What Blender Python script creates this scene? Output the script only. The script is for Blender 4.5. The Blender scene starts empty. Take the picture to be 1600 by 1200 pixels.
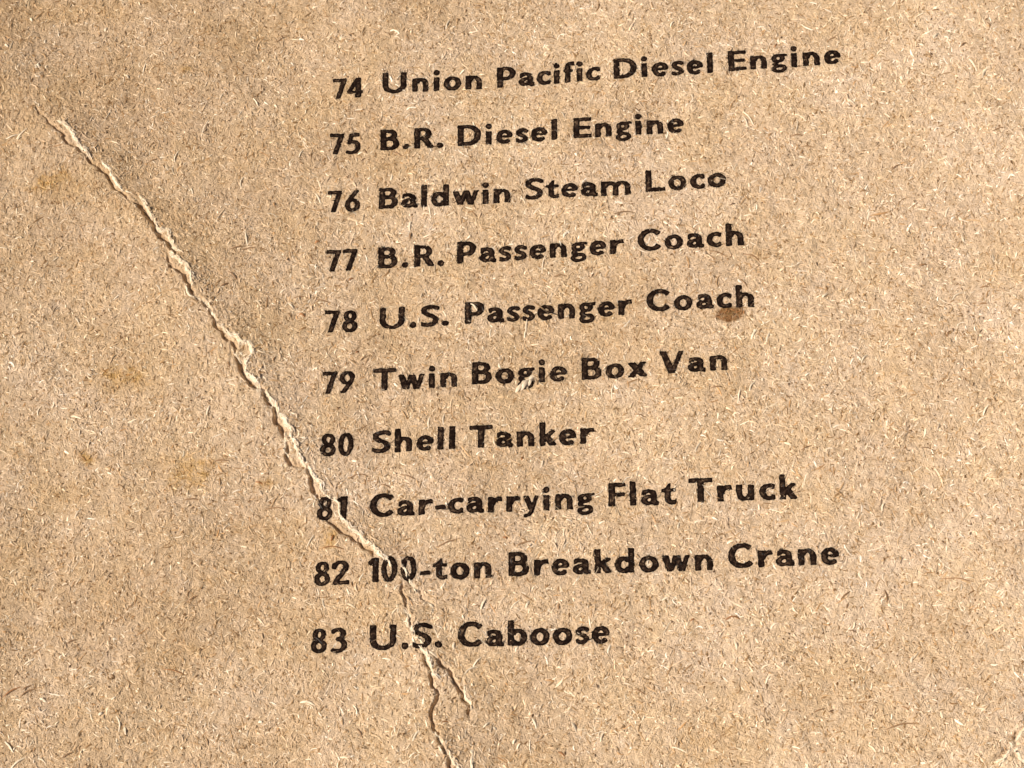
# An old grey-brown pulp cardboard sheet with a letterpress list of ten lines and a torn crease,
# in low warm daylight from the right.
import bpy, math, random
import numpy as np

S0 = .005                       # one line spacing of the list = 5 mm; page units are line spacings
sc = bpy.context.scene
col = sc.collection
PI = math.pi

# ---------------------------------------------------------------- camera
CF, RX, RY, RZ, TX, TY, TZ = 3623.212, -.4063322, -.1324302, .00121046, -2.822245, 4.4609644, 36.277563
def rot(ax, a):
    c, s = math.cos(a), math.sin(a)
    return np.array({'x': [[1,0,0],[0,c,-s],[0,s,c]], 'y': [[c,0,s],[0,1,0],[-s,0,c]], 'z': [[c,-s,0],[s,c,0],[0,0,1]]}[ax])
RC = rot('x', RX) @ rot('y', RY) @ rot('z', RZ)
TC = np.array([TX, TY, -TZ])
cam_d = bpy.data.cameras.new('camera')
cam = bpy.data.objects.new('camera', cam_d)
col.objects.link(cam)
from mathutils import Matrix
M4 = np.eye(4); M4[:3, :3] = RC.T; M4[:3, 3] = -RC.T @ TC * S0
cam.matrix_world = Matrix([list(map(float, r)) for r in M4])
cam_d.sensor_width = 36
cam_d.lens = 36*CF/1600
cam_d.clip_start = .01
cam_d.clip_end = 50
cam_d.dof.use_dof = False
sc.camera = cam

# ---------------------------------------------------------------- light
SUN_EL, SUN_AZ = math.radians(45), math.radians(192)     # azimuth counted from +X (right of the page) towards +Y
world = bpy.data.worlds.new('World'); sc.world = world
world.use_nodes = True
wn = world.node_tree.nodes; wl = world.node_tree.links
sky = wn.new('ShaderNodeTexSky'); sky.sky_type = 'NISHITA'; sky.sun_disc = False; sky.dust_density = 6; sky.ozone_density = .3; sky.air_density = .6
sky.sun_elevation = SUN_EL; sky.sun_rotation = math.radians(90) - SUN_AZ
wl.new(sky.outputs[0], wn['Background'].inputs[0])
wn['Background'].inputs[1].default_value = 0.05
sd = bpy.data.lights.new('sun', 'SUN'); sd.energy = 4.2; sd.angle = math.radians(1.2); sd.color = (1, .90, .76)
sun = bpy.data.objects.new('sun', sd); col.objects.link(sun)
dv = Matrix.Identity(3)
from mathutils import Vector
sun.rotation_euler = Vector((math.cos(SUN_EL)*math.cos(SUN_AZ), math.cos(SUN_EL)*math.sin(SUN_AZ), math.sin(SUN_EL))).to_track_quat('Z', 'Y').to_euler()
sun.location = (.3, .1, .4)
sc.view_settings.view_transform = 'Standard'
sc.view_settings.look = 'None'
sc.view_settings.exposure = 0.27
sc.view_settings.gamma = 1

# ---------------------------------------------------------------- helpers
def page(x, y):
    """where on the sheet (page units) a mark seen in the photograph lies"""
    d = RC.T @ np.array([(x-800)/CF, -(y-600)/CF, -1.]); z = 0.
    for _ in range(5):
        t = (z - CAMP[2])/d[2]; X, Y = CAMP[0]+t*d[0], CAMP[1]+t*d[1]; z = bow(X)
    return (X, Y)
def bow(X):
    """the board is slightly dished"""
    return 0.0052*(X-3.5)**2
CAMP = -RC.T @ TC
def pages(pts): return np.array([page(*p) for p in pts])

rng = np.random.default_rng(7)
X0, X1, Y0, Y1, ST = -7.1, 12.2, -12.5, 3.8, .0125
NX, NY = int((X1-X0)/ST)+1, int((Y1-Y0)/ST)+1
gx = X0 + np.arange(NX)*ST; gy = Y0 + np.arange(NY)*ST
GX, GY = np.meshgrid(gx, gy)
fy = np.fft.fftfreq(NY, ST)[:, None]; fx = np.fft.rfftfreq(NX, ST)[None, :]
def noise(wl, spread=.5, ax=1., seed=0, dirn=0.):
    """band of noise around a wavelength (page units), zero mean, unit deviation"""
    r = np.random.default_rng(seed)
    c, s = math.cos(dirn), math.sin(dirn)
    f = np.hypot((fx*c + fy*s)*ax, (-fx*s + fy*c))*wl + 1e-6
    F = np.fft.rfft2(r.standard_normal((NY, NX)))*np.exp(-(np.log(f)/spread)**2/2)
    n = np.fft.irfft2(F, s=(NY, NX)); return (n-n.mean())/n.std()
def low(wl, seed):
    r = np.random.default_rng(seed)
    F = np.fft.rfft2(r.standard_normal((NY, NX)))*np.exp(-((np.hypot(fx, fy)*wl)**2))
    n = np.fft.irfft2(F, s=(NY, NX)); return (n-n.mean())/n.std()
def sample(R, x, y):
    u = np.clip((np.asarray(x)-X0)/ST, 0, NX-1.001); v = np.clip((np.asarray(y)-Y0)/ST, 0, NY-1.001)
    i = u.astype(int); j = v.astype(int); a = u-i; b = v-j
    return (R[j,i]*(1-a)+R[j,i+1]*a)*(1-b) + (R[j+1,i]*(1-a)+R[j+1,i+1]*a)*b
def sstep(e0, e1, x):
    t = np.clip((x-e0)/(e1-e0), 0, 1); return t*t*(3-2*t)

def dense(pts, step=.02, jit=.0, seed=0):
    """resample a polyline evenly and roughen it sideways"""
    p = np.asarray(pts, float)
    d = np.r_[0, np.cumsum(np.hypot(*np.diff(p, axis=0).T))]
    n = max(3, int(d[-1]/step)+1); t = np.linspace(0, d[-1], n)
    q = np.c_[np.interp(t, d, p[:,0]), np.interp(t, d, p[:,1])]
    if jit:
        r = np.random.default_rng(seed)
        k = np.convolve(r.standard_normal(n+8), [.25,.5,1,.5,.25], 'same')[4:-4]
        k2 = np.convolve(r.standard_normal(n+24), np.hanning(13), 'same')[12:-12]
        tg = np.gradient(q, axis=0); tg /= np.hypot(*tg.T)[:,None]+1e-9
        nn = np.c_[-tg[:,1], tg[:,0]]
        w = np.minimum(1, np.minimum(np.arange(n), np.arange(n)[::-1])/4)
        q = q + nn*((k*.6+k2*.5)*jit*w)[:,None]
    return q, t/d[-1]

def dist_field(q, val, reach):
    """signed distance to a polyline (+ = right-hand/upper-right side), value along it, inside reach"""
    D = np.full((NY, NX), 9.); SG = np.zeros((NY, NX)); V = np.zeros((NY, NX)); T = np.zeros((NY, NX))
    m = len(q)-1
    for k in range(m):
        a, b = q[k], q[k+1]
        i0 = max(0, int((min(a[0],b[0])-reach-X0)/ST)); i1 = min(NX, int((max(a[0],b[0])+reach-X0)/ST)+2)
        j0 = max(0, int((min(a[1],b[1])-reach-Y0)/ST)); j1 = min(NY, int((max(a[1],b[1])+reach-Y0)/ST)+2)
        if i1 <= i0 or j1 <= j0: continue
        x = GX[j0:j1, i0:i1]-a[0]; y = GY[j0:j1, i0:i1]-a[1]
        e = b-a; L2 = e@e+1e-12
        t = np.clip((x*e[0]+y*e[1])/L2, 0, 1)
        d = np.hypot(x-t*e[0], y-t*e[1])
        s = -(e[0]*y - e[1]*x)            # path runs downwards: left of travel = page right
        s = np.where(s < 0, 1., -1.)
        sub = D[j0:j1, i0:i1]; w = d < sub
        sub[w] = d[w]; SG[j0:j1, i0:i1][w] = s[w]
        V[j0:j1, i0:i1][w] = (val[k]*(1-t)+val[k+1]*t)[w]
        T[j0:j1, i0:i1][w] = ((k+t)/m)[w]
    return D, SG, V, T

# ---------------------------------------------------------------- the torn crease, traced on the sheet
GULLY = [  # (points seen in the photograph, half width, depth)
 ([(42,148),(50,158),(60,172)], .006, .008),
 ([(56,168),(64,177),(72,187)], .013, .025),
 ([(70,186),(85,197),(97,205),(101,220),(118,235),(135,246),(145,260),(160,273),(175,289),(190,303),(208,318)], .022, .045),
 ([(208,316),(219,325),(228,338),(236,352),(247,366),(262,382),(279,402)], .034, .075),
 ([(262,398),(268,412),(279,420),(286,432),(293,447),(305,464),(319,478),(334,500),(342,512),(352,528),(366,541),(374,546),(371,560)], .026, .06),
 ([(367,556),(374,570),(383,585),(398,606),(411,619),(423,634),(432,652),(441,672),(446,689)], .032, .08),
 ([(447,688),(450,712),(460,722),(474,735),(484,750),(493,772),(500,783)], .028, .07),
 ([(508,812),(517,818),(533,828),(548,836),(570,852),(580,865),(586,873)], .024, .065),
 ([(630,912),(632,920),(631,931),(634,946),(636,960),(640,975),(643,988)], .020, .05),
 ([(651,1014),(656,1022),(664,1034),(674,1046),(677,1066),(683,1084),(677,1099),(674,1115),(678,1130),(688,1155),(696,1172),(707,1192),(716,1215),(725,1240)], .020, .07),
 ([(680,1028),(690,1040),(700,1046),(705,1060),(712,1070),(720,1080),(725,1096),(735,1122)], .020, .065),
 ([(636,905),(650,926),(660,936),(675,949),(677,962)], .012, .03),
 ([(1612,1112),(1600,1130),(1590,1146),(1581,1163),(1570,1176),(1558,1188),(1553,1195)], .018, .045),
 ([(1581,1175),(1588,1184),(1598,1193),(1606,1200)], .014, .03),
]
LIPS = [   # raised torn edges showing the pale core: (points, width, height)
 ([(92,193),(101,196),(113,210),(121,222),(130,236),(140,248)], .068, .05),
 ([(160,252),(170,266),(179,280),(187,294),(195,301)], .064, .05),
 ([(221,311),(228,322),(236,337),(247,354),(258,367),(270,381),(286,398)], .072, .055),
 ([(267,398),(279,409),(291,418),(300,432),(303,448)], .070, .06),
 ([(291,450),(305,461),(320,475),(330,494),(340,508)], .060, .05),
 ([(345,512),(360,525),(376,535),(389,545),(392,556),(387,568),(389,584),(404,598),(416,614),(429,630),(437,648),(448,666),(455,684)], .085, .065),
 ([(367,554),(371,562),(378,568)], .05, .05),
 ([(446,678),(448,692),(448,706),(452,714)], .05, .04),
 ([(455,684),(463,702),(472,722),(484,741),(499,758),(507,772)], .072, .05),
 ([(509,774),(518,782),(524,789),(528,800),(533,808),(538,815)], .034, .03),
 ([(533,813),(540,821),(551,829),(567,841),(580,853),(594,866),(604,877)], .070, .05),
 ([(603,876),(608,882),(613,889)], .038, .03),
 ([(628,884),(632,893),(637,905)], .038, .025),
 ([(634,952),(641,962),(640,980),(645,992)], .075, .05),
 ([(650,998),(656,1003),(663,1008)], .040, .03),
 ([(659,1014),(663,1020),(668,1030),(678,1043),(684,1060)], .080, .055),
 ([(726,1072),(731,1085),(735,1100),(737,1110)], .06, .05),
 ([(681,1144),(686,1160),(690,1172),(695,1177)], .055, .045),
 ([(698,1174),(706,1188),(715,1204),(722,1222)], .075, .05),
 ([(640,908),(646,918),(652,928)], .055, .03),
 ([(669,943),(675,950),(678,960)], .04, .03),
 ([(735,1172),(738,1186),(740,1204)], .04, .03),
 ([(1610,1124),(1598,1142),(1589,1156),(1581,1170),(1570,1184),(1560,1198)], .055, .035),
 ([(1584,1172),(1592,1182),(1602,1192)], .05, .03),
]
MAINP, _ = dense(pages([(-200,-140),(-60,30),(28,130),(70,186),(118,235),(175,289),(222,330),(262,382),(293,440),(319,478),(352,528),(383,585),(423,634),(446,689),(474,735),(507,793),(548,834),(600,885),(640,950),(648,1000),(672,1040),(685,1090),(685,1150),(710,1195),(740,1260),(800,1400)]), .05)
CORE = page(640, 700)

# relief of the pulp surface
H = .020*low(3.2, 1) + .0050*noise(1.9, .5, seed=9) + .0040*noise(.9, .5, seed=2) + .0030*noise(.28, .45, seed=3) + 0.0025*noise(.085, .35, seed=4) + 0.0025*.7*noise(.10, .4, ax=.35, seed=5, dirn=1.1) + 0.0025*.7*noise(.10, .4, ax=.35, seed=6, dirn=2.0)
# the board is bent along the crease: shallow valley, slight bow towards the left edge
cxy = np.interp(GY, MAINP[::-1,1], MAINP[::-1,0])
off = GX - cxy
H += 0.06*np.exp(-(np.maximum(off,0)/.9)**1.6) * (off>0) + (0.06*1.0*np.exp(-(np.maximum(-off,0)/.9)**1.6) + .055*(np.exp(-(np.maximum(-off,0)/2.6)**1.5)-1))*(off<=0)
H += bow(GX)
TORN = np.zeros((NY, NX)); TRENCH = np.zeros((NY, NX))
roug = noise(.05, .4, seed=11); roug2 = noise(.16, .4, seed=12)
for k, (pts, w, dp) in enumerate(GULLY):
    w *= .85; q, t = dense(pages(pts), .03, .022, 50+k)
    v = np.minimum(1, np.minimum(t/.12+.15, (1-t)/.12+.15))
    D, SG, V, T = dist_field(q, v, .25)
    ww = np.maximum(w*V*(1+.25*roug2), .001)
    d = np.where(SG > 0, D*.9, D*1.25)          # sharp left wall, softer right one
    prof = 1 - sstep(ww*.45, ww*1.3+.010, d)
    H -= dp*1.1*V*prof*(1+.15*roug)
    TRENCH = np.maximum(TRENCH, prof*V)
lips = []
for k, (pts, w, hg) in enumerate(LIPS):
    w *= .70; q, t = dense(pages(pts), .03, .018, 90+k)
    v = np.minimum(1, np.minimum(t/.15+.25, (1-t)/.15+.25))
    D, SG, V, T = dist_field(q, v, .45)
    ww = np.maximum(w*V*(1+.30*roug2)*.55, .002)
    core = (1 - sstep(ww*.55, ww*1.15, D + .008*roug))*np.minimum(1, V*1.6)
    s = D*SG
    ramp_ = sstep(-ww, ww, s)*np.exp(-np.maximum(s-ww, 0)/.22)*(1-sstep(.22, .42, D))
    H += hg*V*ramp_*0.72*(1+.10*roug)
    TORN = np.maximum(TORN, core)
    lips.append((q, v, w, hg))
# the small tear under the g of the sixth line: paper lifted and curled over
FLAKE = page(822, 598)
fdx, fdy = GX-FLAKE[0], GY-FLAKE[1]
fu, fv = fdx*math.cos(.72)+fdy*math.sin(.72), -fdx*math.sin(.72)+fdy*math.cos(.72)
fl = 1 - sstep(.75, 1.1, np.hypot(fu/.17, fv/.060) + .15*roug2)
TORN = np.maximum(TORN, fl)
H += .015*fl*(1+.5*roug)
TRENCH *= (1-TORN)

# towards the far margins of the sheet the felt is modelled only by its material
MARG = sstep(0, .9, np.minimum(np.minimum(GX-X0, X1-GX), np.minimum(GY-Y0, Y1-GY)))
H = bow(GX) + (H - bow(GX))*MARG
TORN = TORN*MARG
# stains of the sheet: (x, y, rx, ry, angle, strength, soft) as seen
stain = np.zeros((NY, NX)); rust = np.zeros((NY, NX))
sn = noise(.12, .7, seed=21); sn2 = noise(.45, .6, seed=22)
def blob(R, x, y, rx, ry, ang, k, soft=.5, ns=.25):
    cx, cy = page(x, y); rx /= 105; ry /= 92
    dx, dy = GX-cx, GY-cy; a = math.radians(ang)
    u = (dx*math.cos(a)+dy*math.sin(a))/rx; v = (-dx*math.sin(a)+dy*math.cos(a))/ry
    m = (1-sstep(1-soft, 1+soft*.6, np.hypot(u, v) + ns*(.5*sn+.5*sn2)))*k
    np.maximum(R, m, out=R)
blob(stain, 1140, 491, 21, 12, -8, 1.1, .18, .12)
blob(stain, 1151, 485, 10, 6, 10, .75, .2, .1)
blob(stain, 1123, 496, 6, 4, 0, 1.0, .3, .1)
for a in [(80,285,26,12,30,.7),(95,300,30,14,0,.4),(190,588,30,16,10,.6),(178,588,13,9,0,1.),(206,577,8,5,0,.9),(135,714,12,6,-40,.9),(215,600,25,10,0,.4),(300,738,34,20,10,.6),(318,742,18,12,0,.6),(270,720,30,10,0,.35),
          (290,1020,60,14,10,.3),(415,755,12,6,0,.5),(515,850,14,7,0,.7),(521,838,8,8,0,.7),(90,775,50,20,0,.3),(40,860,60,15,0,.3),(380,830,60,14,0,.3),(130,20,80,14,0,.35),
          (290,108,12,5,0,.5),(1130,125,22,9,0,.25),(1100,1168,70,25,0,.35),(1190,395,16,8,0,.45),(205,172,14,5,0,.3),(1395,905,12,5,0,.3),(850,1190,60,20,0,.3),(130,395,60,15,0,.3)]:
    blob(rust, a[0], a[1], a[2]*1.15, a[3]*1.2, a[4], min(1, a[5]*(1.5 if a[5] > .45 else .9)), .9, .35)

# broad tint over the board: greyer and yellower patches, darker, browner towards upper left
tq = np.clip(.5+.22*low(1.1, 61)+.16*noise(.55, .6, seed=62), 0, 1)
tl = .034*low(1.6, 63) + .024*noise(.45, .7, seed=64) - .075*sstep(3.5, -5.5, GX) - .075*sstep(-5., 1.5, GY)*sstep(4., -4., GX) + .035*sstep(2., 9., GX-.3*GY-2)
tl = tl*MARG; tq = .5+(tq-.5)*MARG
TINT = [np.exp(tl), np.exp(tl*1.30)*(.985+.03*tq), np.exp(tl*1.85)*(.94+.13*tq)]

# ink mask of the printing, filled while the letters are built
INKM = np.zeros((NY, NX))

# ---------------------------------------------------------------- materials
def mat(name):
    m = bpy.data.materials.new(name); m.use_nodes = True
    nt = m.node_tree; return m, nt, nt.nodes, nt.links, nt.nodes['Principled BSDF']
def math_node(nt, op, a, b=None, clamp=False):
    n = nt.nodes.new('ShaderNodeMath'); n.operation = op; n.use_clamp = clamp
    for i, v in enumerate((a, b)):
        if v is None: continue
        if hasattr(v, 'links') or hasattr(v, 'is_linked'): nt.links.new(v, n.inputs[i])
        else: n.inputs[i].default_value = v
    return n.outputs[0]
def mixc(nt, f, a, b, mode='MIX'):
    n = nt.nodes.new('ShaderNodeMix'); n.data_type = 'RGBA'; n.blend_type = mode
    for s, v in ((n.inputs[0], f), (n.inputs[6], a), (n.inputs[7], b)):
        if hasattr(v, 'is_linked'): nt.links.new(v, s)
        else: s.default_value = v if not isinstance(v, tuple) else (*v, 1)
    return n.outputs[2]
def noise_node(nt, vec, scale, detail=2., rough=.6, dist=0.):
    n = nt.nodes.new('ShaderNodeTexNoise'); n.inputs['Scale'].default_value = scale; n.inputs['Detail'].default_value = detail
    n.inputs['Roughness'].default_value = rough; n.inputs['Distortion'].default_value = dist
    nt.links.new(vec, n.inputs['Vector']); return n.outputs['Fac']
def ramp(nt, fac, stops):
    n = nt.nodes.new('ShaderNodeValToRGB'); e = n.color_ramp.elements
    e[0].position, e[0].color = stops[0][0], (*stops[0][1], 1); e[1].position, e[1].color = stops[-1][0], (*stops[-1][1], 1)
    for p, c in stops[1:-1]:
        k = e.new(p); k.color = (*c, 1)
    nt.links.new(fac, n.inputs[0]); return n.outputs[0]
def coords(nt):
    g = nt.nodes.new('ShaderNodeTexCoord'); m = nt.nodes.new('ShaderNodeMapping')
    m.inputs['Scale'].default_value = (1/S0,)*3; nt.links.new(g.outputs['Object'], m.inputs['Vector']); return m.outputs[0]
def attr(nt, name):
    a = nt.nodes.new('ShaderNodeAttribute'); a.attribute_name = name; return a

BASE = (.608, .450, .300)
def board_material():
    m, nt, N, L, p = mat('pulp_board')
    c = coords(nt)
    a = attr(nt, 'mark')                        # r: brown stain, g: rust stain, b: torn core
    sp = N.new('ShaderNodeSeparateColor'); L.new(a.outputs['Color'], sp.inputs[0])
    base = mixc(nt, 1., attr(nt, 'tint').outputs['Color'], BASE, 'MULTIPLY')
    speck = ramp(nt, noise_node(nt, c, 11, 3, .7, .6), [(.30, (.60, .52, .42)), (.44, (.97, .96, .94)), (.56, (1, 1, 1)), (.72, (1.22, 1.25, 1.28))])
    base = mixc(nt, .8, base, speck, 'MULTIPLY')
    st = math_node(nt, 'MULTIPLY', sp.outputs[0], ramp(nt, noise_node(nt, c, 9, 3, .7), [(.3, (.6,)*3), (.62, (1.1,)*3)]))
    base = mixc(nt, st, base, (.235, .130, .050))
    ru = math_node(nt, 'MULTIPLY', sp.outputs[1], ramp(nt, noise_node(nt, c, 7, 4, .7), [(.34, (.25,)*3), (.6, (1.1,)*3)]))
    base = mixc(nt, ru, base, (.470, .285, .105))
    core = ramp(nt, noise_node(nt, c, 14, 3, .7), [(.28, (.50, .37, .24)), (.5, (.70, .58, .43)), (.7, (.80, .70, .56))])
    base = mixc(nt, sp.outputs[2], base, core)
    L.new(base, p.inputs['Base Color'])
    p.inputs['Roughness'].default_value = .72
    p.inputs['Specular IOR Level'].default_value = .15
    # felted fibre relief finer than the mesh
    h = None
    for rz, sx, wgt in ((.3, 4., 1.), (1.3, 4.5, 1.), (2.2, 4., 1.), (2.75, 5., .7)):
        mp = N.new('ShaderNodeMapping'); mp.inputs['Rotation'].default_value = (0, 0, rz); L.new(c, mp.inputs['Vector'])
        m2 = N.new('ShaderNodeMapping'); m2.inputs['Scale'].default_value = (sx, 20, 1); L.new(mp.outputs[0], m2.inputs['Vector'])
        f = noise_node(nt, m2.outputs[0], 1, 2, .6, 1.2)
        f = math_node(nt, 'ABSOLUTE', math_node(nt, 'SUBTRACT', f, .5)); f = math_node(nt, 'MULTIPLY', f, -wgt)
        h = f if h is None else math_node(nt, 'MAXIMUM', h, f) if False else math_node(nt, 'ADD', h, f)
    b = N.new('ShaderNodeBump'); b.inputs['Strength'].default_value = .9; b.inputs['Distance'].default_value = S0*0.04
    L.new(h, b.inputs['Height']); L.new(b.outputs[0], p.inputs['Normal'])
    return m

def fibre_material(name='pulp_fibre', rough=.5):
    m, nt, N, L, p = mat(name)
    a = attr(nt, 'tone'); c = coords(nt)
    k = ramp(nt, noise_node(nt, c, 20, 1, .5), [(.3, (.85, .84, .82)), (.7, (1.12, 1.12, 1.12))])
    L.new(mixc(nt, 1., a.outputs['Color'], k, 'MULTIPLY'), p.inputs['Base Color'])
    p.inputs['Roughness'].default_value = rough; p.inputs['Specular IOR Level'].default_value = .25
    return m

def ink_material():
    m, nt, N, L, p = mat('black_letterpress_ink')
    c = coords(nt); a = attr(nt, 'edge')        # 0 at the rim of the type, 1 deep inside
    grey = ramp(nt, noise_node(nt, c, 15, 4, .75, .5), [(.36, (.008, .004, .003)), (.50, (.017, .009, .006)), (.61, (.070, .043, .028)), (.74, (.30, .21, .13))])
    dark = ramp(nt, noise_node(nt, c, 12, 2, .6), [(.3, (.004, .002, .0015)), (.75, (.011, .005, .0035))])
    e = math_node(nt, 'ADD', a.outputs['Fac'], math_node(nt, 'MULTIPLY', math_node(nt, 'SUBTRACT', noise_node(nt, c, 6, 2, .6), .5), .9), True)
    L.new(mixc(nt, e, dark, grey), p.inputs['Base Color'])
    p.inputs['Roughness'].default_value = .75; p.inputs['Specular IOR Level'].default_value = .04
    b = N.new('ShaderNodeBump'); b.inputs['Strength'].default_value = .7; b.inputs['Distance'].default_value = S0*.012
    L.new(noise_node(nt, c, 16, 3, .7, .8), b.inputs['Height']); L.new(b.outputs[0], p.inputs['Normal'])
    return m

M_board, M_fibre, M_ink = board_material(), fibre_material(), ink_material()

def mesh(name, co, faces, material, parent=None, smooth=True):
    """faces: (n, k) int array of one polygon size, or a list of mixed polygons"""
    me = bpy.data.meshes.new(name)
    co = np.asarray(co, np.float32)*S0
    if isinstance(faces, np.ndarray):
        n, k = faces.shape
        me.vertices.add(len(co)); me.vertices.foreach_set('co', co.ravel())
        me.loops.add(n*k); me.loops.foreach_set('vertex_index', faces.astype(np.int32).ravel())
        me.polygons.add(n); me.polygons.foreach_set('loop_start', np.arange(n, dtype=np.int32)*k)
        me.polygons.foreach_set('loop_total', np.full(n, k, np.int32))
        me.update(calc_edges=True)
    else:
        me.from_pydata([tuple(map(float, v)) for v in co], [], faces)
    if smooth: me.polygons.foreach_set('use_smooth', np.ones(len(me.polygons), bool))
    me.materials.append(material)
    o = bpy.data.objects.new(name, me); col.objects.link(o)
    if parent: o.parent = parent
    return o
def set_col(o, name, rgb):
    a = o.data.attributes.new(name, 'FLOAT_COLOR', 'POINT')
    a.data.foreach_set('color', np.c_[rgb, np.ones(len(rgb))].astype(np.float32).ravel())
def set_val(o, name, v):
    a = o.data.attributes.new(name, 'FLOAT', 'POINT'); a.data.foreach_set('value', np.asarray(v, np.float32))

# ---------------------------------------------------------------- the sheet
MX, MY = 840, 760
ys = np.linspace(Y0, Y1, MY)
lin = np.linspace(0, 1, MX)
cx = np.interp(ys, MAINP[::-1,1], MAINP[::-1,0])
xx = np.empty((MY, MX))
probe = np.linspace(X0, X1, 1200)
for j in range(MY):                                   # columns crowd together along the crease
    dens = 1 + 1.6*np.exp(-((probe-cx[j]-.05)/.55)**2)
    cdf = np.r_[0, np.cumsum((dens[1:]+dens[:-1])/2)]; cdf /= cdf[-1]
    xx[j] = np.interp(lin, cdf, probe)
yy = np.repeat(ys[:, None], MX, 1)
zz = sample(H, xx, yy)
# border strips run on to the cut edges of the sheet, then down its thickness
def grow(A, step, edge):  return np.concatenate([A[:, :1]-np.array(step)[::-1], A, A[:, -1:]+np.array(step)], 1)
ex = np.array([.4, 1.0, 1.8, 2.8, 4.0, 5.5, 7.0])
xx2 = np.concatenate([xx[:, :1]-ex[::-1], xx, xx[:, -1:]+ex], 1); yy2 = np.concatenate([yy[:, :1]]*7+[yy]+[yy[:, -1:]]*7, 1); zz2 = np.concatenate([zz[:, :1]]*7+[zz]+[zz[:, -1:]]*7, 1)
xx3 = np.concatenate([xx2[:1]]*7+[xx2]+[xx2[-1:]]*7, 0); zz3 = np.concatenate([zz2[:1]]*7+[zz2]+[zz2[-1:]]*7, 0)
yy3 = np.concatenate([yy2[:1]-ex[::-1, None], yy2, yy2[-1:]+ex[:, None]], 0)
zz3 = zz3 + bow(xx3) - bow(np.clip(xx3, X0, X1))
R, Cn = xx3.shape
co = np.c_[xx3.ravel(), yy3.ravel(), zz3.ravel()]
idx = np.arange(R*Cn).reshape(R, Cn)
quads = np.stack([idx[:-1, :-1], idx[:-1, 1:], idx[1:, 1:], idx[1:, :-1]], -1).reshape(-1, 4)
rim = np.r_[idx[0, :], idx[1:, -1], idx[-1, -2::-1], idx[-2:0:-1, 0]]
up_co = co[rim].copy(); low_co = up_co.copy(); low_co[:, 2] -= .30
nb = len(co); nr_ = len(rim); co = np.r_[co, up_co, low_co]
rim = nb + np.arange(nr_); lo = rim + nr_; r2 = np.roll(rim, -1); l2 = np.roll(lo, -1)
quads = np.r_[quads, np.stack([rim, lo, l2, r2], -1)]
sheet = mesh('cardboard_sheet', co, quads, M_board)
mk = np.zeros((len(co), 3))
for i, Rr in enumerate((stain, rust, TORN)):
    mk[:nb, i] = np.clip(sample(Rr, co[:nb, 0], co[:nb, 1]), 0, 1)
set_col(sheet, 'mark', mk)
tk = np.ones((len(co), 3))
for i in range(3): tk[:nb, i] = sample(TINT[i], co[:nb, 0], co[:nb, 1])
set_col(sheet, 'tint', tk)
sheet['label'] = 'old grey-brown pulp cardboard with a torn crease and a printed numbered list'
sheet['category'] = 'cardboard'
bf = sheet.data.polygons

# ---------------------------------------------------------------- lettering
# every letter is a signed distance made of pen strokes; cap height = 1, baseline = 0
PI = math.pi
PV, PH = .218, .160            # pen: width of upright strokes, of level strokes
XH = .665

def arc(cx, cy, rx, ry, a0, a1, n=14):
    t = np.radians(np.linspace(a0, a1, n))
    return [(cx + rx*math.cos(a), cy + ry*math.sin(a)) for a in t]

def spline(pts, n=7):
    p = np.array(pts, float)
    p = np.vstack([2*p[0]-p[1], p, 2*p[-1]-p[-2]])
    out = []
    for i in range(1, len(p)-2):
        for t in np.linspace(0, 1, n, endpoint=False):
            a, b, c, d = p[i-1], p[i], p[i+1], p[i+2]
            out.append(tuple(.5*((2*b)+(c-a)*t+(2*a-5*b+4*c-d)*t*t+(3*b-a-3*c+d)*t**3)))
    out.append(tuple(p[-2]))
    return out

def S(pts, wv=PV, wh=PH, clip=()):
    return ('s', pts, wv, wh, clip)
def B(x0, y0, x1, y1):
    return ('b', x0, y0, x1, y1)
def Dot(x, y, r):
    return ('d', x, y, r)

def sd_prim(pr, x, y):
    if pr[0] == 'd':
        return np.hypot(x-pr[1], y-pr[2]) - pr[3]
    if pr[0] == 'b':
        cx, cy, hx, hy = (pr[1]+pr[3])/2, (pr[2]+pr[4])/2, abs(pr[3]-pr[1])/2, abs(pr[4]-pr[2])/2
        r = .02
        qx, qy = abs(x-cx)-hx+r, abs(y-cy)-hy+r
        return np.hypot(np.maximum(qx, 0), np.maximum(qy, 0)) + np.minimum(np.maximum(qx, qy), 0) - r
    _, pts, wv, wh, clip = pr
    d = np.full(x.shape, 9.)
    m = len(pts)-1
    for i in range(m):
        (ax, ay), (bx, by) = pts[i], pts[i+1]
        ex, ey = bx-ax, by-ay
        L = math.hypot(ex, ey)
        if L < 1e-6:
            continue
        ex /= L; ey /= L
        r = math.hypot(wv/2*ey, wh/2*ex)
        t = (x-ax)*ex + (y-ay)*ey
        q = abs((y-ay)*ex - (x-ax)*ey)
        over = np.maximum(-t, t-L)
        inner = np.hypot(np.maximum(over, 0), q) - r
        if i == 0:
            inner = np.where(t < 0, np.maximum(q-r, -t), inner)
        if i == m-1:
            inner = np.where(t > L, np.maximum(q-r, t-L), inner)
        d = np.minimum(d, inner)
    for (nx, ny, c) in clip:      # keep nx*x + ny*y < c
        d = np.maximum(d, nx*x + ny*y - c)
    return d

def bowl(cx, cy, w, h, a0=0, a1=375, wv=PV, wh=PH, n=26, clip=()):
    return S(arc(cx, cy, (w-wv)/2, (h-wh)/2, a0, a1, n), wv, wh, clip)

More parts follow.
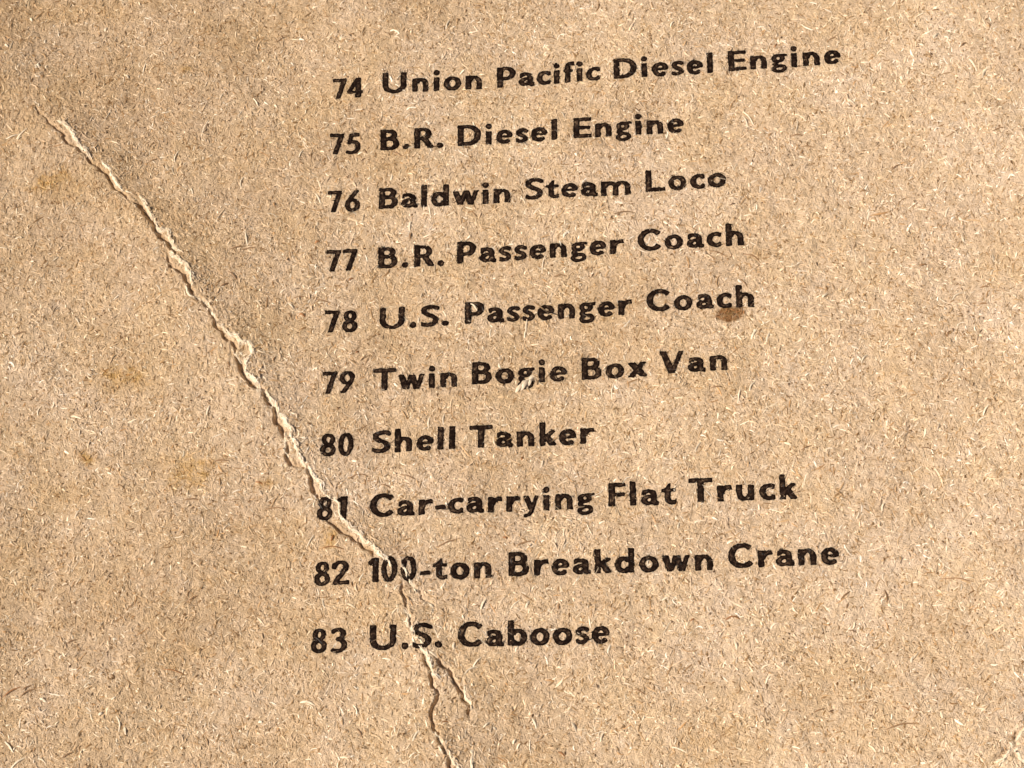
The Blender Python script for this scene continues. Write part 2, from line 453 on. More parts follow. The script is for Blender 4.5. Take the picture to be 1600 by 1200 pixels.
G = {}
CS = .235                        # stem of a capital
G['l'] = (.225, [B(0, 0, .225, 1.03)])
G['i'] = (.225, [B(0, 0, .225, XH), Dot(.112, .90, .125)])
G['n'] = (.67, [B(0, 0, .22, XH), S([(.17, .45), (.22, .53)] + arc(.355, .36, .21, .235, 115, 0, 10) + [(.565, 0)], .215, .15)])
G['h'] = (.67, [B(0, 0, .22, 1.03), S([(.17, .45), (.22, .53)] + arc(.355, .36, .21, .235, 115, 0, 10) + [(.565, 0)], .215, .15)])
G['m'] = (1.22, [B(0, 0, .22, XH), S([(.17, .45), (.23, .53)] + arc(.375, .37, .235, .225, 115, 0, 10) + [(.61, 0)], .215, .15),
                 S([(.65, .45), (.71, .53)] + arc(.865, .37, .245, .225, 115, 0, 10) + [(1.11, 0)], .215, .15)])
G['r'] = (.55, [B(0, 0, .22, XH), S([(.16, .36), (.21, .48), (.31, .56), (.42, .59), (.56, .575)], .19, .17, [(1, .12, .61)])])
G['u'] = (.67, [B(.45, 0, .67, XH), S([(.105, XH)] + arc(.315, .305, .21, .235, 180, 310, 10) + [(.53, .26)], .215, .165)])
G['o'] = (.73, [bowl(.365, .325, .73, .70)])
G['e'] = (.68, [bowl(.345, .325, .69, .70, 2, 318, .215, .155, clip=[(1, 0, .672)]), B(.15, .285, .62, .395)])
G['c'] = (.59, [bowl(.375, .325, .75, .70, 42, 318, .225, .16, clip=[(1, 0, .585)])])
G['s'] = (.52, [S(spline([(.46, .555), (.37, .60), (.22, .60), (.115, .51), (.16, .40), (.34, .30), (.415, .18), (.33, .07), (.17, .055), (.03, .115)]), .19, .155, [(-1, 0, -.02)])])
G['a'] = (.62, [S(spline([(.06, .50), (.16, .585), (.31, .595), (.43, .52), (.455, .38), (.455, .18), (.50, .07), (.60, .065)]), .20, .155, [(-1, 0, -.06), (1, 0, .62)]),
                S(spline([(.44, .375), (.26, .345), (.13, .27), (.115, .15), (.22, .065), (.36, .09), (.47, .20)]), .19, .14)])
G['d'] = (.73, [bowl(.34, .325, .68, .70, 35, 325), B(.51, 0, .73, 1.03), S([(.52, .50), (.44, .57)], .2, .14), S([(.52, .16), (.44, .09)], .2, .14)])
G['b'] = (.73, [bowl(.39, .325, .68, .70, 145, -145), B(0, 0, .22, 1.03), S([(.21, .50), (.29, .57)], .2, .14), S([(.21, .16), (.29, .09)], .2, .14)])
G['f'] = (.45, [S([(.20, 0), (.20, .74)] + arc(.38, .74, .18, .215, 170, 80, 8) + [(.50, .945)], .215, .17, [(1, 0, .48)]), B(.02, .535, .42, .665)])
G['t'] = (.57, [S([(.24, .88), (.24, .25)] + arc(.40, .235, .16, .165, 185, 270, 8) + [(.54, .085), (.60, .11)], .22, .16, [(1, 0, .57), (-.75, .66, .35)]), B(.01, .535, .55, .665)])
G['g'] = (.66, [bowl(.29, .455, .54, .42, 0, 375, .185, .13), B(.37, .545, .66, .665),
                S(spline([(.20, .28), (.11, .20), (.17, .115), (.32, .09), (.48, .065), (.54, -.04), (.49, -.15), (.32, -.205), (.15, -.175), (.085, -.085), (.13, .0), (.25, .055)]), .165, .135)])
G['k'] = (.66, [B(0, 0, .22, 1.03), S([(.13, .27), (.56, .67)], .19, .15, [(0, 1, XH)]), S([(.27, .41), (.56, -.02)], .25, .2, [(0, -1, 0)])])
G['x'] = (.68, [S([(.10, .69), (.58, -.02)], .25, .2, [(0, 1, XH), (0, -1, 0)]), S([(.57, .69), (.09, -.02)], .19, .15, [(0, 1, XH), (0, -1, 0)])])
def vee(x0, x1, x2, top, wa=.22, wb=.16):
    return [S([(x0, top+.04), (x1, -.03)], wa, wa*.8, [(0, 1, top), (0, -1, 0)]), S([(x1, -.03), (x2, top+.04)], wb, wb*.8, [(0, 1, top), (0, -1, 0)])]
G['w'] = (1.04, vee(.10, .31, .52, XH, .225, .165) + vee(.52, .73, .95, XH, .225, .165))
G['V'] = (.94, vee(.10, .47, .85, 1.0, .25, .17))
G['y'] = (.68, [S([(.10, .69), (.36, .05)], .225, .18, [(0, 1, XH)]), S([(.59, .69), (.34, -.02), (.25, -.17), (.12, -.205), (.05, -.20)], .165, .13, [(0, 1, XH)])])
G['U'] = (1.03, [S([(.12, 1.0)] + arc(.515, .40, .395, .335, 180, 375, 20) + [(.91, 1.0)], .235, .165)])
G['P'] = (.74, [B(0, 0, CS, 1), S([(.15, .92), (.36, .92)] + arc(.38, .675, .245, .245, 90, -90, 12) + [(.15, .43)], .23, .155)])
G['D'] = (.97, [B(0, 0, CS, 1), S([(.15, .92), (.40, .92)] + arc(.42, .50, .425, .42, 88, -88, 18) + [(.15, .08)], .245, .16)])
G['E'] = (.74, [B(0, 0, CS, 1), B(.1, .84, .73, 1), B(.1, .43, .68, .58), B(.1, 0, .74, .16)])
G['F'] = (.66, [B(0, 0, CS, 1), B(.1, .84, .66, 1), B(.1, .42, .63, .57)])
G['B'] = (.79, [B(0, 0, CS, 1), S([(.15, .92), (.36, .92)] + arc(.38, .735, .22, .185, 90, -90, 12) + [(.15, .55)], .225, .15),
                S([(.15, .535), (.40, .535)] + arc(.42, .31, .25, .235, 88, -90, 14) + [(.15, .08)], .235, .155)])
G['R'] = (.82, [B(0, 0, CS, 1), S([(.15, .92), (.36, .92)] + arc(.38, .70, .235, .22, 90, -90, 12) + [(.15, .48)], .225, .15),
                S([(.38, .50), (.50, .36), (.73, -.02)], .25, .19, [(0, -1, 0)])])
G['S'] = (.76, [S(spline([(.70, .85), (.54, .92), (.32, .915), (.155, .83), (.14, .70), (.27, .585), (.50, .475), (.62, .35), (.59, .18), (.44, .085), (.22, .08), (.02, .155)]), .23, .165, [(-1, 0, -.03)])])
G['L'] = (.80, [B(0, 0, CS, 1), B(.1, 0, .80, .165)])
G['C'] = (.97, [bowl(.54, .50, 1.08, 1.05, 40, 320, .245, .175, 26, [(1, 0, .95)])])
G['T'] = (.92, [B(0, .83, .92, 1), B(.345, 0, .58, .95)])
G['.'] = (.25, [Dot(.125, .115, .132)])
G['-'] = (.40, [S([(.0, .275), (.40, .31)], .18, .16)])
G['0'] = (.66, [bowl(.33, .50, .66, 1.04, 0, 375, .205, .13)])
G['1'] = (.37, [B(.14, 0, .37, 1.0), S([(.2, .94), (.0, .76)], .17, .16)])
G['2'] = (.66, [S(spline([(.05, .74), (.12, .89), (.30, .945), (.49, .87), (.52, .70), (.42, .50), (.24, .28), (.10, .07)]), .205, .13, [(0, -1, -.02)]), B(.02, 0, .66, .155)])
G['3'] = (.58, [S(spline([(.03, .83), (.16, .925), (.33, .92), (.45, .81), (.43, .65), (.30, .55), (.19, .53)]), .195, .14),
                S(spline([(.19, .53), (.36, .50), (.48, .38), (.485, .22), (.37, .09), (.20, .05), (.02, .10)]), .205, .145)])
G['4'] = (.68, [S([(.50, 1.02), (.06, .29)], .17, .14, [(0, 1, 1)]), B(0, .215, .68, .35), B(.37, 0, .59, .98)])
G['5'] = (.60, [B(.13, .85, .56, 1), S([(.20, .98), (.13, .52)], .16, .13), S(spline([(.10, .53), (.26, .60), (.42, .56), (.495, .42), (.49, .24), (.38, .09), (.20, .05), (.01, .10)]), .205, .135)])
G['6'] = (.66, [bowl(.33, .30, .66, .62, 0, 375, .205, .135), S([(.55, 1.02), (.36, .78), (.17, .50), (.10, .34)], .20, .16, [(0, 1, 1)])])
G['7'] = (.66, [B(0, .845, .64, 1), S([(.54, .95), (.24, -.03)], .215, .17, [(0, -1, 0)])])
G['8'] = (.64, [bowl(.32, .745, .54, .52, 0, 375, .185, .13), bowl(.32, .27, .64, .57, 0, 375, .20, .14)])
G['9'] = (.66, [bowl(.33, .70, .66, .62, 0, 375, .205, .135), S([(.11, -.02), (.30, .22), (.49, .50), (.56, .66)], .20, .16, [(0, -1, 0)])])

# widths as printed: (glyph, stretch)
WIDEN = {'a': 1.11, 'x': 1.13, 'w': 1.05, 'P': 1.06, '7': .93, '9': .92, '8': .96, '5': .97, '6': .95, '0': .93, 'y': .93, 'h': 1.04}

def side(c, right):
    if right:
        return 1. if c in 'nhmiludU' else .6 if c in 'obDPB.0896' else .4
    return 1. if c in 'nmilhkruBDEFLPRbU' else .6 if c in 'oceadgsCS0896.' else .5

def lay_out(text, width, cap):
    """left edge of every glyph of a word that is `width` wide"""
    w = [G[c][0]*WIDEN.get(c, 1)*cap for c in text]
    k = [side(a, True) + side(b, False) for a, b in zip(text, text[1:])]
    g = (width - sum(w))/sum(k)
    xs, x = [], 0.
    for i in range(len(text)):
        xs.append(x)
        x += w[i] + (g*k[i] if i < len(k) else 0)
    return xs

# ---------------------------------------------------------------- printing
LINES = [
 [("74",519.7,155,567,152.4),("Union",598.4,148,752.5,139.5),("Pacific",776.9,137.4,937.7,126),("Diesel",959.7,125.5,1114,113.6),("Engine",1138.7,111.4,1314,99.0)],
 [("75",515,241,562.2,238.5),("B.R.",594.5,235.3,692,230.3),("Diesel",715.7,228,870.6,219.6),("Engine",896.9,217.5,1068.6,206.5)],
 [("76",511.8,331,561.7,328.5),("Baldwin",591.9,325.8,796.6,315.6),("Steam",820.2,311.5,985,303.5),("Loco",1009.4,299.8,1134.6,292)],
 [("77",509,423,557.7,421.6),("B.R.",590.5,418,693,413),("Passenger",713.9,410.6,974.5,395.4),("Coach",996.8,391,1161.7,382.5)],
 [("78",506.5,518,557,516),("U.S.",591.8,511.8,700,507),("Passenger",726.2,505,987.7,490.4),("Coach",1010.8,486.6,1178,478.8)],
 [("79",503,615,553.5,613.4),("Twin",582.4,609.8,713.6,604),("Bogie",738,600.6,885.5,594),("Box",909,592.2,1011.3,588.3),("Van",1032.3,584.8,1136.5,579.6)],
 [("80",500.6,713,551.8,711.5),("Shell",580.6,708,710.8,701.8),("Tanker",733.8,700.4,928.5,692.3)],
 [("81",495.8,814,542.3,811.6),("Car-carrying",578.6,809,928.5,794),("Flat",951.4,791,1056.8,786.8),("Truck",1076.6,784,1246,779)],
 [("82",491.3,915.6,546,914),("100-ton",577.8,911.3,768.4,904),("Breakdown",795.6,901.6,1113.7,890),("Crane",1138.4,886.8,1311.7,880.2)],
 [("83",485.6,1020.0,541.3,1018.5),("U.S.",578.4,1016.8,691.3,1013.2),("Caboose",716,1011.4,952.8,1003.6)],
]
CAPX, CAPY = .364, .349
edge_n = noise(.045, .45, seed=31); edge_n2 = noise(.13, .5, seed=32)
wear = noise(.04, .4, seed=33); wear_n2 = noise(.5, .6, seed=34)
TORN_INK = np.maximum(TORN, 0)
LS = .0125
def letter_mesh(ch, px, py, slope, parent):
    wd = WIDEN.get(ch, 1)
    x0, x1 = px-.03, px + G[ch][0]*wd*CAPX + .035
    y0, y1 = py + (-.115 if ch in 'gy' else -.03), py + (CAPY*1.08 if ch not in 'acegmnorsuwxyz.-' else CAPY*.76)
    nx, ny = int((x1-x0)/LS)+2, int((y1-y0)/LS)+2
    lx, ly = np.meshgrid(x0+np.arange(nx)*LS, y0+np.arange(ny)*LS)
    u = (lx-px)/CAPX/wd; v = (ly-py-(lx-px)*slope)/CAPY
    d = np.full(lx.shape, 9.)
    for pr in G[ch][1]: d = np.minimum(d, sd_prim(pr, u, v))
    d *= .355
    tn = sample(TORN_INK, lx, ly)
    clean = d + .0024*sample(edge_n, lx, ly) + .0024*sample(edge_n2, lx, ly) - 0.0048
    w = sample(wear, lx, ly) + .45*sample(wear_n2, lx, ly)
    hole = np.where(d < -.006, (w - 2.15)*.012, -1)       # flecks the ink missed
    rimh = (w - 2.6)*.012
    f = np.maximum(np.maximum(clean, hole), rimh)
    f = np.maximum(f, (tn-.45)*.05)
    # mask for the fibres
    j0, i0 = (ly-Y0)/ST, (lx-X0)/ST
    ok = d < .002
    INKM[np.round(j0[ok]).astype(int), np.round(i0[ok]).astype(int)] = 1
    # marching squares
    vid = {}; co = []; ed = []; faces = []
    def vert(key, x, y, dd):
        k = vid.get(key)
        if k is None:
            k = vid[key] = len(co); co.append((x, y)); ed.append(dd)
        return k
    ins = f < 0
    cells = np.argwhere(ins[:-1,:-1] | ins[1:,:-1] | ins[:-1,1:] | ins[1:,1:])
    for j, i in cells:
        ring = ((j,i),(j,i+1),(j+1,i+1),(j+1,i))
        poly = []
        for a in range(4):
            A, Bq = ring[a], ring[(a+1) % 4]
            fa, fb = f[A], f[Bq]
            if fa < 0: poly.append(vert(A, lx[A], ly[A], -d[A]))
            if (fa < 0) != (fb < 0):
                t = fa/(fa-fb)
                poly.append(vert((min(A,Bq), max(A,Bq)), lx[A]+(lx[Bq]-lx[A])*t, ly[A]+(ly[Bq]-ly[A])*t, 0))
        if len(poly) >= 3: faces.append(poly)
    if not faces: return None
    co = np.array(co); ed = np.array(ed)
    z = sheet_z(co[:,0], co[:,1]) + .0045 - .002*np.clip(1-ed/.01, 0, 1)
    nm = 'numeral' if ch.isdigit() else {'.': 'full_stop', '-': 'hyphen'}.get(ch, 'letter')
    o = mesh(nm, np.c_[co, z], faces, M_ink, parent)
    set_val(o, 'edge', np.clip((ed-.008)/.014, 0, 1))
    return o

# height of the sheet as meshed (bilinear on its own grid)
def sheet_z(x, y):
    x = np.asarray(x); y = np.asarray(y)
    jf = np.clip((y-Y0)/(Y1-Y0)*(MY-1), 0, MY-1.001); j = jf.astype(int); b = jf-j
    out = np.empty(len(x))
    for side_, wgt in ((0, 1-b), (1, b)):
        z = np.empty(len(x)); jj = j+side_
        for r in np.unique(jj):
            m = jj == r; z[m] = np.interp(x[m], xx[r], zz[r])
        out = z*wgt if side_ == 0 else out + z*wgt
    return out

LINE_LABEL = ['first', 'second', 'third', 'fourth', 'fifth', 'sixth', 'seventh', 'eighth', 'ninth', 'last']
for n, words in enumerate(LINES):
    ln = bpy.data.objects.new('printed_line', None); col.objects.link(ln); ln.parent = sheet
    p0 = page(words[0][1], words[0][2])
    ln.empty_display_size = .001
    ln['label'] = '%s printed line, beginning with the number %s' % (LINE_LABEL[n], words[0][0])
    for (text, xl, yl, xr, yr) in words:
        a, b = page(xl, yl), page(xr, yr)
        sl = (b[1]-a[1])/(b[0]-a[0]) if len(text) > 2 else -.008
        for ch, dx in zip(text, lay_out(text, b[0]-a[0], CAPX)):
            letter_mesh(ch, a[0]+dx, a[1]+sl*dx, sl, ln)
# thicken the ink mask by one cell so that fibres meet no gap
inkm = INKM.copy()
for dj, di in ((0,1),(1,0),(0,-1),(-1,0)): inkm = np.maximum(inkm, np.roll(np.roll(INKM, dj, 0), di, 1))

# ---------------------------------------------------------------- fibres
def ribbons(name, cx, cy, ang, length, width, curv, rise, roll, tone, K, parent, zoff=.002, kink=.25, sink=.006, ink=True):
    """flat curved fibres lying in the felt, tips pressed in, middles proud"""
    n = len(cx); r = np.random.default_rng(len(cx)+K)
    t = np.linspace(-.5, .5, K+1)
    th = ang[:, None] + curv[:, None]*t[None, :] + kink*r.standard_normal((n, 1))*np.sin(t*PI*2)[None, :]
    seg = length[:, None]/K
    thm = (th[:, 1:]+th[:, :-1])/2
    px = np.concatenate([np.zeros((n,1)), np.cumsum(np.cos(thm)*seg, 1)], 1); py = np.concatenate([np.zeros((n,1)), np.cumsum(np.sin(thm)*seg, 1)], 1)
    px += (cx - px.mean(1))[:, None]; py += (cy - py.mean(1))[:, None]
    env = np.sin(np.linspace(0, PI, K+1))[None, :]
    wv = width[:, None]*(.35+.65*env**.6)/2
    nx, ny = -np.sin(th), np.cos(th)
    zc = sample(H, px, py) + zoff + rise[:, None]*env - sink*(1-env)
    rl = roll[:, None]
    A = np.stack([px+nx*wv, py+ny*wv, zc+wv*rl], -1); Bv = np.stack([px-nx*wv, py-ny*wv, zc-wv*rl], -1)
    Cm = np.stack([px, py, zc+wv*.55], -1)
    co = np.stack([A, Cm, Bv], 2).reshape(-1, 3)
    base = (np.arange(n)*(K+1)*3)[:, None, None]
    k = np.arange(K)[None, :, None]*3
    q1 = np.concatenate([base+k, base+k+1, base+k+4, base+k+3], 2).reshape(-1, 4)
    q2 = q1+1
    o = mesh(name, co, np.r_[q1, q2], M_fibre, parent)
    tv = np.repeat(tone, (K+1)*3, 0)
    if ink:
        m = sample(inkm, co[:,0], co[:,1])[:, None]
        keep = np.repeat(r.random(n) < .05, (K+1)*3)[:, None]
        m = m*(1-.35*keep)
        dk = np.repeat(np.exp(r.normal(-.2, .7, n)), (K+1)*3)[:, None]
        tv = tv*(1-m) + np.array([.012, .0065, .0045])*m*dk
    if name != 'loose_fibre' and name != 'torn_flake': tv = tv*np.stack([sample(T_, co[:,0], co[:,1]) for T_ in TINT], 1)
    tr = sample(TORN, co[:,0], co[:,1])[:, None]
    tv = tv*(1-tr*.7) + np.array([.72, .60, .45])*tr*.7
    s1 = np.clip(sample(stain, co[:,0], co[:,1]), 0, 1)[:, None]; s2 = np.clip(sample(rust, co[:,0], co[:,1]), 0, 1)[:, None]
    tv = tv*(1-s1*np.array([.58, .74, .86])); tv = tv*(1-s2*np.array([.16, .30, .58]))
    set_col(o, 'tone', tv)
    return o

def tones(n, r, pal, prob, jit=.12):
    pal = np.array(pal); k = r.choice(len(pal), n, p=prob)
    return pal[k]*np.exp(r.standard_normal((n, 1))*jit)

r = np.random.default_rng(101)
N1 = 165000
cx1 = r.uniform(X0, X1, N1); cy1 = r.uniform(Y0, Y1, N1)
inked = sample(inkm, cx1, cy1) > .4
clump = sample(noise(.9, .7, seed=41), cx1, cy1)
keep = (r.random(N1) < .78+.22*np.tanh(clump*1.2)) & (~inked | (r.random(N1) < .28)) & (sample(TRENCH, cx1, cy1) < .25) & (sample(TORN, cx1, cy1) < .6)
cx1, cy1 = cx1[keep], cy1[keep]; N1 = len(cx1)
clump = clump[keep]
L1 = np.clip(np.exp(r.normal(math.log(.073), .50, N1)), .03, .36)
w1 = np.clip(np.exp(r.normal(math.log(.0155), .28, N1)), .010, .036)
pal = [(.59,.43,.275), (.67,.505,.345), (.80,.66,.49), (.92,.82,.67), (.44,.275,.135), (.26,.14,.050), (.46,.25,.10), (.62,.46,.30)]
pal = [tuple(b+(c-b)*0.84 for b, c in zip(BASE, p_)) for p_ in pal]
tn1 = tones(N1, r, pal, [.30, .20, .14, .035, .15, .05, .015, .11])
ribs = ribbons('paper_fibres', cx1, cy1, r.uniform(0, 2*PI, N1), L1, w1, r.normal(0, .9, N1), np.abs(r.normal(0, .006, N1))*0.62*(1+.45*np.tanh(clump)), r.normal(0, 0.3, N1), tn1, 3, sheet)
ribs['kind'] = 'stuff'
# dark-toned slivers that paint the shade of small pits onto the board
N2 = 34000
r = np.random.default_rng(202)
cx2 = r.uniform(X0, X1, N2); cy2 = r.uniform(Y0, Y1, N2)
k2 = (sample(inkm, cx2, cy2) < .3) & (sample(TORN, cx2, cy2) < .3) & (r.random(N2) < .62+.38*np.tanh(sample(noise(.6, .6, seed=43), cx2, cy2)))
cx2, cy2 = cx2[k2], cy2[k2]; N2 = len(cx2)
fl2 = ribbons('pit_shade_flecks', cx2, cy2, r.uniform(0, 2*PI, N2), np.clip(np.exp(r.normal(math.log(.034), .4, N2)), .015, .12), np.clip(np.exp(r.normal(math.log(.017), .3, N2)), .009, .032),
              r.normal(0, .8, N2), np.full(N2, .002), r.normal(0, .2, N2), tones(N2, r, [(.30,.185,.085), (.21,.115,.048), (.40,.265,.14), (.13,.075,.04)], [.38, .24, .32, .06], .15), 2, sheet, .0055, .2, .002)
fl2['kind'] = 'stuff'

# long fibres and shives one can pick out, each a part of its own: (x, y, angle, length px, width px, curve, colour)
CREAM, BROWN, RUST, DARK = (.78,.66,.50), (.28,.165,.085), (.34,.165,.070), (.12,.068,.040)
LONG = [
 (1145,966,0,26,3,-.7,RUST),(1082,968,25,9,3,0,RUST),(372,388,12,32,2.2,.4,BROWN),(386,374,-80,26,3,.6,CREAM),(496,378,20,10,4,0,RUST),
 (497,309,-65,22,3,.3,CREAM),(472,492,-30,14,4,0,RUST),(558,549,25,7,3,0,RUST),(697,1129,0,14,2.4,0,RUST),(877,1177,-35,16,3,.3,RUST),(470,465,0,30,2,.1,BROWN),
 (503,469,-15,30,2,.3,BROWN),(365,432,-45,24,2.4,.3,BROWN),(352,448,30,22,2,.2,BROWN),(250,453,-60,18,4,0,CREAM),(455,478,-50,20,3,.3,CREAM),(225,107,80,30,2.4,.3,CREAM),
 (320,200,70,36,2,.4,CREAM),(378,285,80,26,2.4,-.5,CREAM),(388,390,10,30,2,.2,BROWN),(235,335,25,10,3,0,CREAM),(60,100,60,26,2,.3,CREAM),(35,210,50,30,2.4,.5,CREAM),(20,214,20,26,2.4,.6,CREAM),
 (60,103,-60,10,4,0,CREAM),(127,15,-50,8,4,0,CREAM),(48,30,-55,9,4,0,CREAM),(11,73,-40,9,4,0,CREAM),(70,64,85,10,4,0,CREAM),(165,45,60,9,4,.3,CREAM),(199,119,-60,10,4,.3,CREAM),
 (57,104,-70,8,5,0,CREAM),(1462,58,42,16,3.4,0,CREAM),(1482,62,48,12,3.4,0,CREAM),(1538,116,58,18,3.4,0,CREAM),(1419,112,70,12,3.4,0,CREAM),(1427,100,55,12,3.4,0,CREAM),(1408,121,-70,8,5,0,CREAM),
 (1505,70,35,14,3,0,BROWN),(1545,40,-75,14,3,0,BROWN),(1462,17,0,12,3,0,BROWN),(1536,475,0,14,3,0,BROWN),(1442,414,10,14,4,0,BROWN),(1538,448,5,16,3,.2,BROWN),(1482,522,60,14,3,-.6,BROWN),
 (1552,402,-85,14,3,.4,CREAM),(1550,425,60,12,3,0,CREAM),(1495,463,35,26,2.4,-.5,CREAM),(880,180,-60,14,3,0,CREAM),(1165,190,-70,26,2,.2,CREAM),(1170,185,-60,36,1.6,.2,CREAM),(1245,213,0,24,2,0,BROWN),(1262,230,-10,22,2,.2,BROWN),
 (1212,72,60,10,3,0,RUST),(640,352,85,20,4,.3,CREAM),(641,368,80,14,4,-.3,BROWN),(742,335,-55,18,2.4,.4,BROWN),(975,332,0,40,1.8,.1,BROWN),(1145,320,15,12,2,.5,DARK),(1122,395,-25,34,2,.2,BROWN),(1175,402,-30,38,2,-.2,BROWN),
 (875,431,0,26,2.2,-.2,BROWN),(849,412,80,40,2,.2,CREAM),(548,435,20,10,3,0,RUST),(700,395,-25,22,2,.1,BROWN),(740,478,-50,20,3,0,CREAM),(766,520,85,18,3,.2,CREAM),(822,508,85,30,2.4,.4,CREAM),(820,520,80,18,3,.2,CREAM),
 (957,612,85,36,2.4,.1,CREAM),(1175,605,60,22,3,-.4,CREAM),(1155,620,80,28,2.6,.3,CREAM),(1120,607,0,20,2.6,.2,BROWN),(1288,462,35,12,4,.3,CREAM),(1163,442,-55,22,2.2,.3,BROWN),(1178,522,60,22,4,.2,CREAM),(1200,527,70,20,4,.2,CREAM),(1188,518,60,16,3,0,BROWN),
 (670,660,85,22,3.4,.2,CREAM),(693,655,85,22,2.4,.1,CREAM),(636,745,-20,34,2,.3,BROWN),(560,745,8,40,2,-.5,BROWN),(604,760,-25,20,2.4,.3,BROWN),(578,722,60,18,2.4,0,CREAM),(325,640,75,20,3,.3,CREAM),(345,720,0,30,2,.2,BROWN),
 (405,755,-15,16,3,0,RUST),(300,781,0,30,3,.2,BROWN),(430,795,0,34,2,.2,BROWN),(520,858,-5,50,2,-.1,RUST),(521,842,60,12,4,0,RUST),(485,845,60,26,2.4,.6,CREAM),(565,905,65,18,3,.2,CREAM),(545,927,-70,16,3,.2,CREAM),
 (790,842,-20,8,4,0,RUST),(816,716,70,8,4,0,RUST),(700,850,20,40,1.8,.3,BROWN),(820,850,15,30,1.8,.2,BROWN),(755,945,65,22,4,.2,CREAM),(825,945,60,14,4,.2,CREAM),(873,948,85,10,4,0,BROWN),(805,945,40,22,2,.2,CREAM),
 (745,1035,50,22,3,.3,CREAM),(735,1048,30,24,2.6,-.3,CREAM),(710,1010,85,14,4,0,CREAM),(617,1140,-80,12,3,0,CREAM),(650,1150,60,22,3.4,.2,CREAM),(645,1180,35,16,2.4,0,CREAM),(555,1110,-70,24,2.4,-.5,CREAM),(562,1145,-60,20,2,.3,BROWN),
 (835,1130,-70,20,3.4,.1,CREAM),(897,1135,-65,18,4,.2,CREAM),(760,1132,40,14,3.4,.4,CREAM),(773,1138,-40,8,4,0,CREAM),(803,1158,60,10,4,0,CREAM),(810,1165,60,14,3,0,CREAM),(718,1110,0,0.1,1,0,CREAM),(738,1190,85,26,4,.2,CREAM),
 (1320,930,40,24,2.6,.3,BROWN),(1385,930,-80,22,2.6,.2,BROWN),(1410,1135,8,60,1.8,.1,BROWN),(1495,905,-10,50,1.8,.2,BROWN),(1330,985,-15,24,2,.3,BROWN),(1415,1108,-35,16,3,0,BROWN),(1425,1030,70,12,4,0,CREAM),(1130,973,-55,16,4,.3,CREAM),(1150,1008,-80,14,4,0,CREAM),
 (40,1080,30,32,2.6,-.1,BROWN),(15,1078,32,34,2.6,.2,RUST),(38,1072,25,20,2.6,.4,BROWN),(65,1092,-30,14,4,0,CREAM),(156,1114,20,9,5,0,CREAM),(12,1165,-50,26,3.4,.2,CREAM),(25,1190,40,30,4,.1,CREAM),(183,1130,-80,30,3,-.3,CREAM),(194,1140,-80,14,3,.4,CREAM),
 (103,1178,30,20,2.4,.2,BROWN),(175,1055,-50,12,4,0,BROWN),(135,1068,35,14,3,0,CREAM),(480,1098,-15,26,4,-.3,CREAM),(270,1047,-15,40,2,.2,RUST),(110,1000,20,20,2,.1,BROWN),(60,920,-10,24,3,.1,BROWN),(300,935,30,26,2,.3,BROWN),
 (120,800,60,20,2,.2,CREAM),(190,760,-40,20,2,.2,BROWN),(60,640,70,24,2.2,-.3,CREAM),(30,520,15,26,2,.2,BROWN),(120,500,-60,20,2,.3,CREAM),(240,250,20,24,2,.3,BROWN),(300,300,-75,18,3,.2,CREAM),(275,245,75,26,2.4,-.2,CREAM),
 (1560,203,15,26,2,.2,BROWN),(1330,160,-40,18,3,.2,CREAM),(1400,260,30,22,2,.2,BROWN),(1480,330,65,20,3,.1,CREAM),(1350,560,50,18,3,0,CREAM),(1300,640,80,20,2.4,.3,CREAM),(1450,700,-20,26,2,.2,BROWN),(1540,640,60,22,3,.1,CREAM),(1380,790,70,18,3,-.2,CREAM),
 (1260,700,20,20,2,.2,BROWN),(1090,700,60,20,3,.1,CREAM),(1000,650,-20,22,2,.2,BROWN),(1060,820,75,14,3,.2,CREAM),(1200,1060,60,20,3,.1,CREAM),(1280,1110,15,24,2,.1,BROWN),(1000,1080,-30,22,2,.2,BROWN),(940,1150,70,18,3,.2,CREAM),
 (400,160,-60,20,2.4,.2,CREAM),(440,60,30,24,2,.2,BROWN),(700,40,70,20,3,.1,CREAM),(860,60,-15,26,2,.2,BROWN),(1050,40,60,16,3,.1,CREAM),(1300,60,20,20,2,.2,BROWN),(620,240,-30,22,2,.3,BROWN),(470,240,65,20,2.4,.2,CREAM),
]
r = np.random.default_rng(77)
for (x, y, a, ln, w, cv, colr) in LONG:
    if ln < 5: continue
    px, py = page(x, y)
    one = np.array
    o = ribbons('loose_fibre', one([px]), one([py]), one([math.radians(a)]), one([ln/100.]), one([max(w*.75, 1.7)/100.]), one([cv*1.6]), one([.008+.010*r.random()]),
                one([r.normal(0, .25)]), one([colr])*(.85+.3*r.random()), 7, sheet, .004, .15, .012, ink=False)

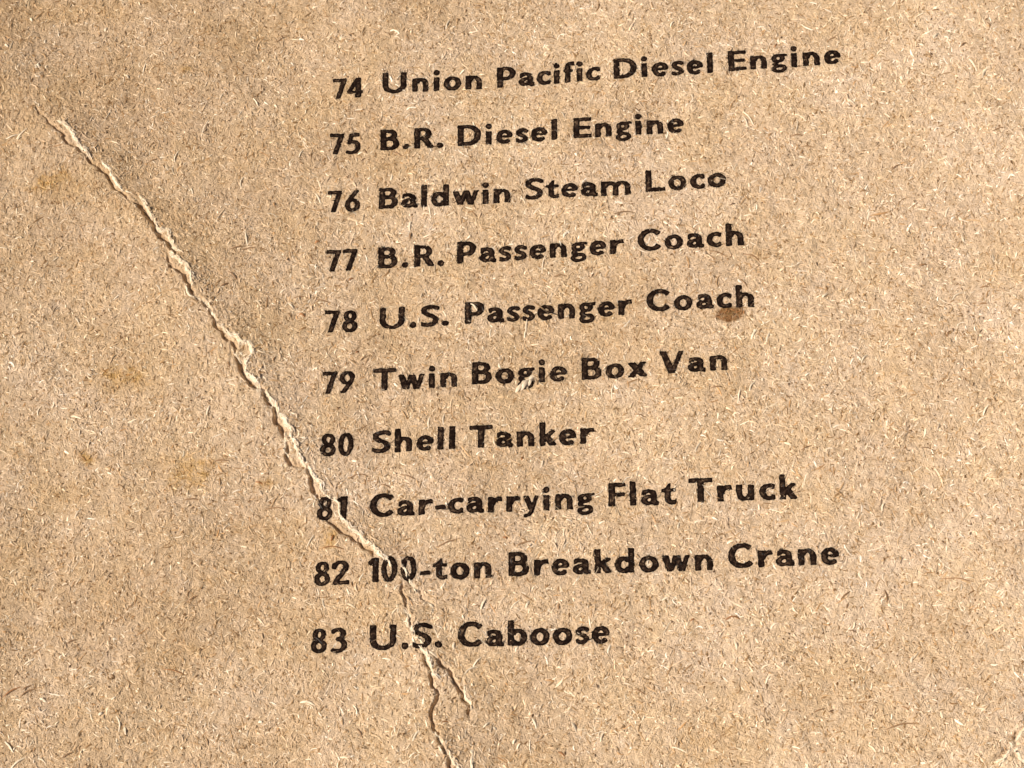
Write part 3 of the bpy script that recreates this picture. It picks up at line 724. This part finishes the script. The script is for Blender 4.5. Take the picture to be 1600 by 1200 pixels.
# ---------------------------------------------------------------- torn edges: ragged curled lips of pale core paper
def torn_lip(q, v, w, hg, seed):
    r = np.random.default_rng(seed)
    n = len(q); K = 6
    sm = lambda s: np.convolve(np.r_[s[:3], s, s[-3:]], [.1,.2,.2,.2,.2,.1][:6], 'same')[3:-3]
    tg = np.gradient(q, axis=0); tg /= np.hypot(*tg.T)[:, None]+1e-9
    nr = np.c_[-tg[:,1], tg[:,0]]; nr *= np.where(nr[:, :1] < 0, -1, 1)      # towards page right
    wd = w*v*(.85+.10*r.standard_normal(n)+.30*sm(r.standard_normal(n))); wd = np.clip(wd, .012, .12)
    s = np.linspace(0, 1, K+1)
    P = np.zeros((n, K+1, 3))
    for k, t in enumerate(s):
        # from the foot in the tear (left) up over the curled edge and down into the board on the right
        offx = -.50*wd + 1.05*wd*t
        lift = .010*math.sin(PI*t)**.6 if t < .999 else 0.
        pos = q + nr*(offx + .006*r.standard_normal(n))[:, None]
        P[:, k, :2] = pos
        P[:, k, 2] = sample(H, pos[:,0], pos[:,1]) + lift + .0022*r.standard_normal(n)*(0 < k < K) - (.012 if k in (0, K) else 0)
    co = P.reshape(-1, 3); idx = np.arange(n*(K+1)).reshape(n, K+1)
    qd = np.stack([idx[:-1,:-1], idx[:-1,1:], idx[1:,1:], idx[1:,:-1]], -1).reshape(-1, 4)
    o = mesh('torn_edge', co, qd, M_torn, sheet)
    return o
def torn_material():
    m, nt, N, L, p = mat('pale_torn_core')
    c = coords(nt)
    L.new(ramp(nt, noise_node(nt, c, 16, 4, .7, .5), [(.28, (.48, .34, .21)), (.43, (.74, .62, .46)), (.66, (.86, .76, .61))]), p.inputs['Base Color'])
    p.inputs['Roughness'].default_value = .8; p.inputs['Specular IOR Level'].default_value = .2
    b = N.new('ShaderNodeBump'); b.inputs['Strength'].default_value = .8; b.inputs['Distance'].default_value = S0*.02
    L.new(noise_node(nt, c, 24, 3, .7, .8), b.inputs['Height']); L.new(b.outputs[0], p.inputs['Normal'])
    return m
M_torn = torn_material()
for k, (q, v, w, hg) in enumerate(lips):
    torn_lip(q, v, w, hg, 300+k)
# frayed ends along the torn edges
r = np.random.default_rng(55)
big = [l for l in lips if l[2] > .045]
fq = np.concatenate([q for q, v, w, hg in big])
fa = np.concatenate([np.arctan2(*np.gradient(q, axis=0).T[::-1]) for q, v, w, hg in big])
rep = 3; n = len(fq)*rep
fr = ribbons('frayed_fibres', np.repeat(fq[:,0], rep)+r.normal(.016, .014, n), np.repeat(fq[:,1], rep)+r.normal(0, .010, n), np.repeat(fa, rep)+r.normal(0, .45, n),
             r.uniform(.04, .14, n), r.uniform(.008, .018, n), r.normal(0, .8, n), r.uniform(.001, .012, n), r.normal(0, .4, n),
             tones(n, r, [(.86,.76,.62), (.74,.61,.46), (.60,.44,.29)], [.45, .35, .2], .06), 4, sheet, .010, .3, .01, ink=False)
fr['kind'] = 'stuff'
# the lifted flake under the g, three curled shreds
for dx, dy, a, ln, w in ((-10, 7, 48, 20, 5), (-2, 3, 52, 20, 5.5), (7, -2, 58, 15, 4)):
    px, py = page(822+dx, 598+dy)
    o = ribbons('torn_flake', np.array([px]), np.array([py]), np.array([math.radians(a)]), np.array([ln/100.]), np.array([w/100.]), np.array([.5]), np.array([.016]), np.array([.3]), np.array([(.74,.61,.46)]), 8, sheet, .008, .2, .012, ink=False)
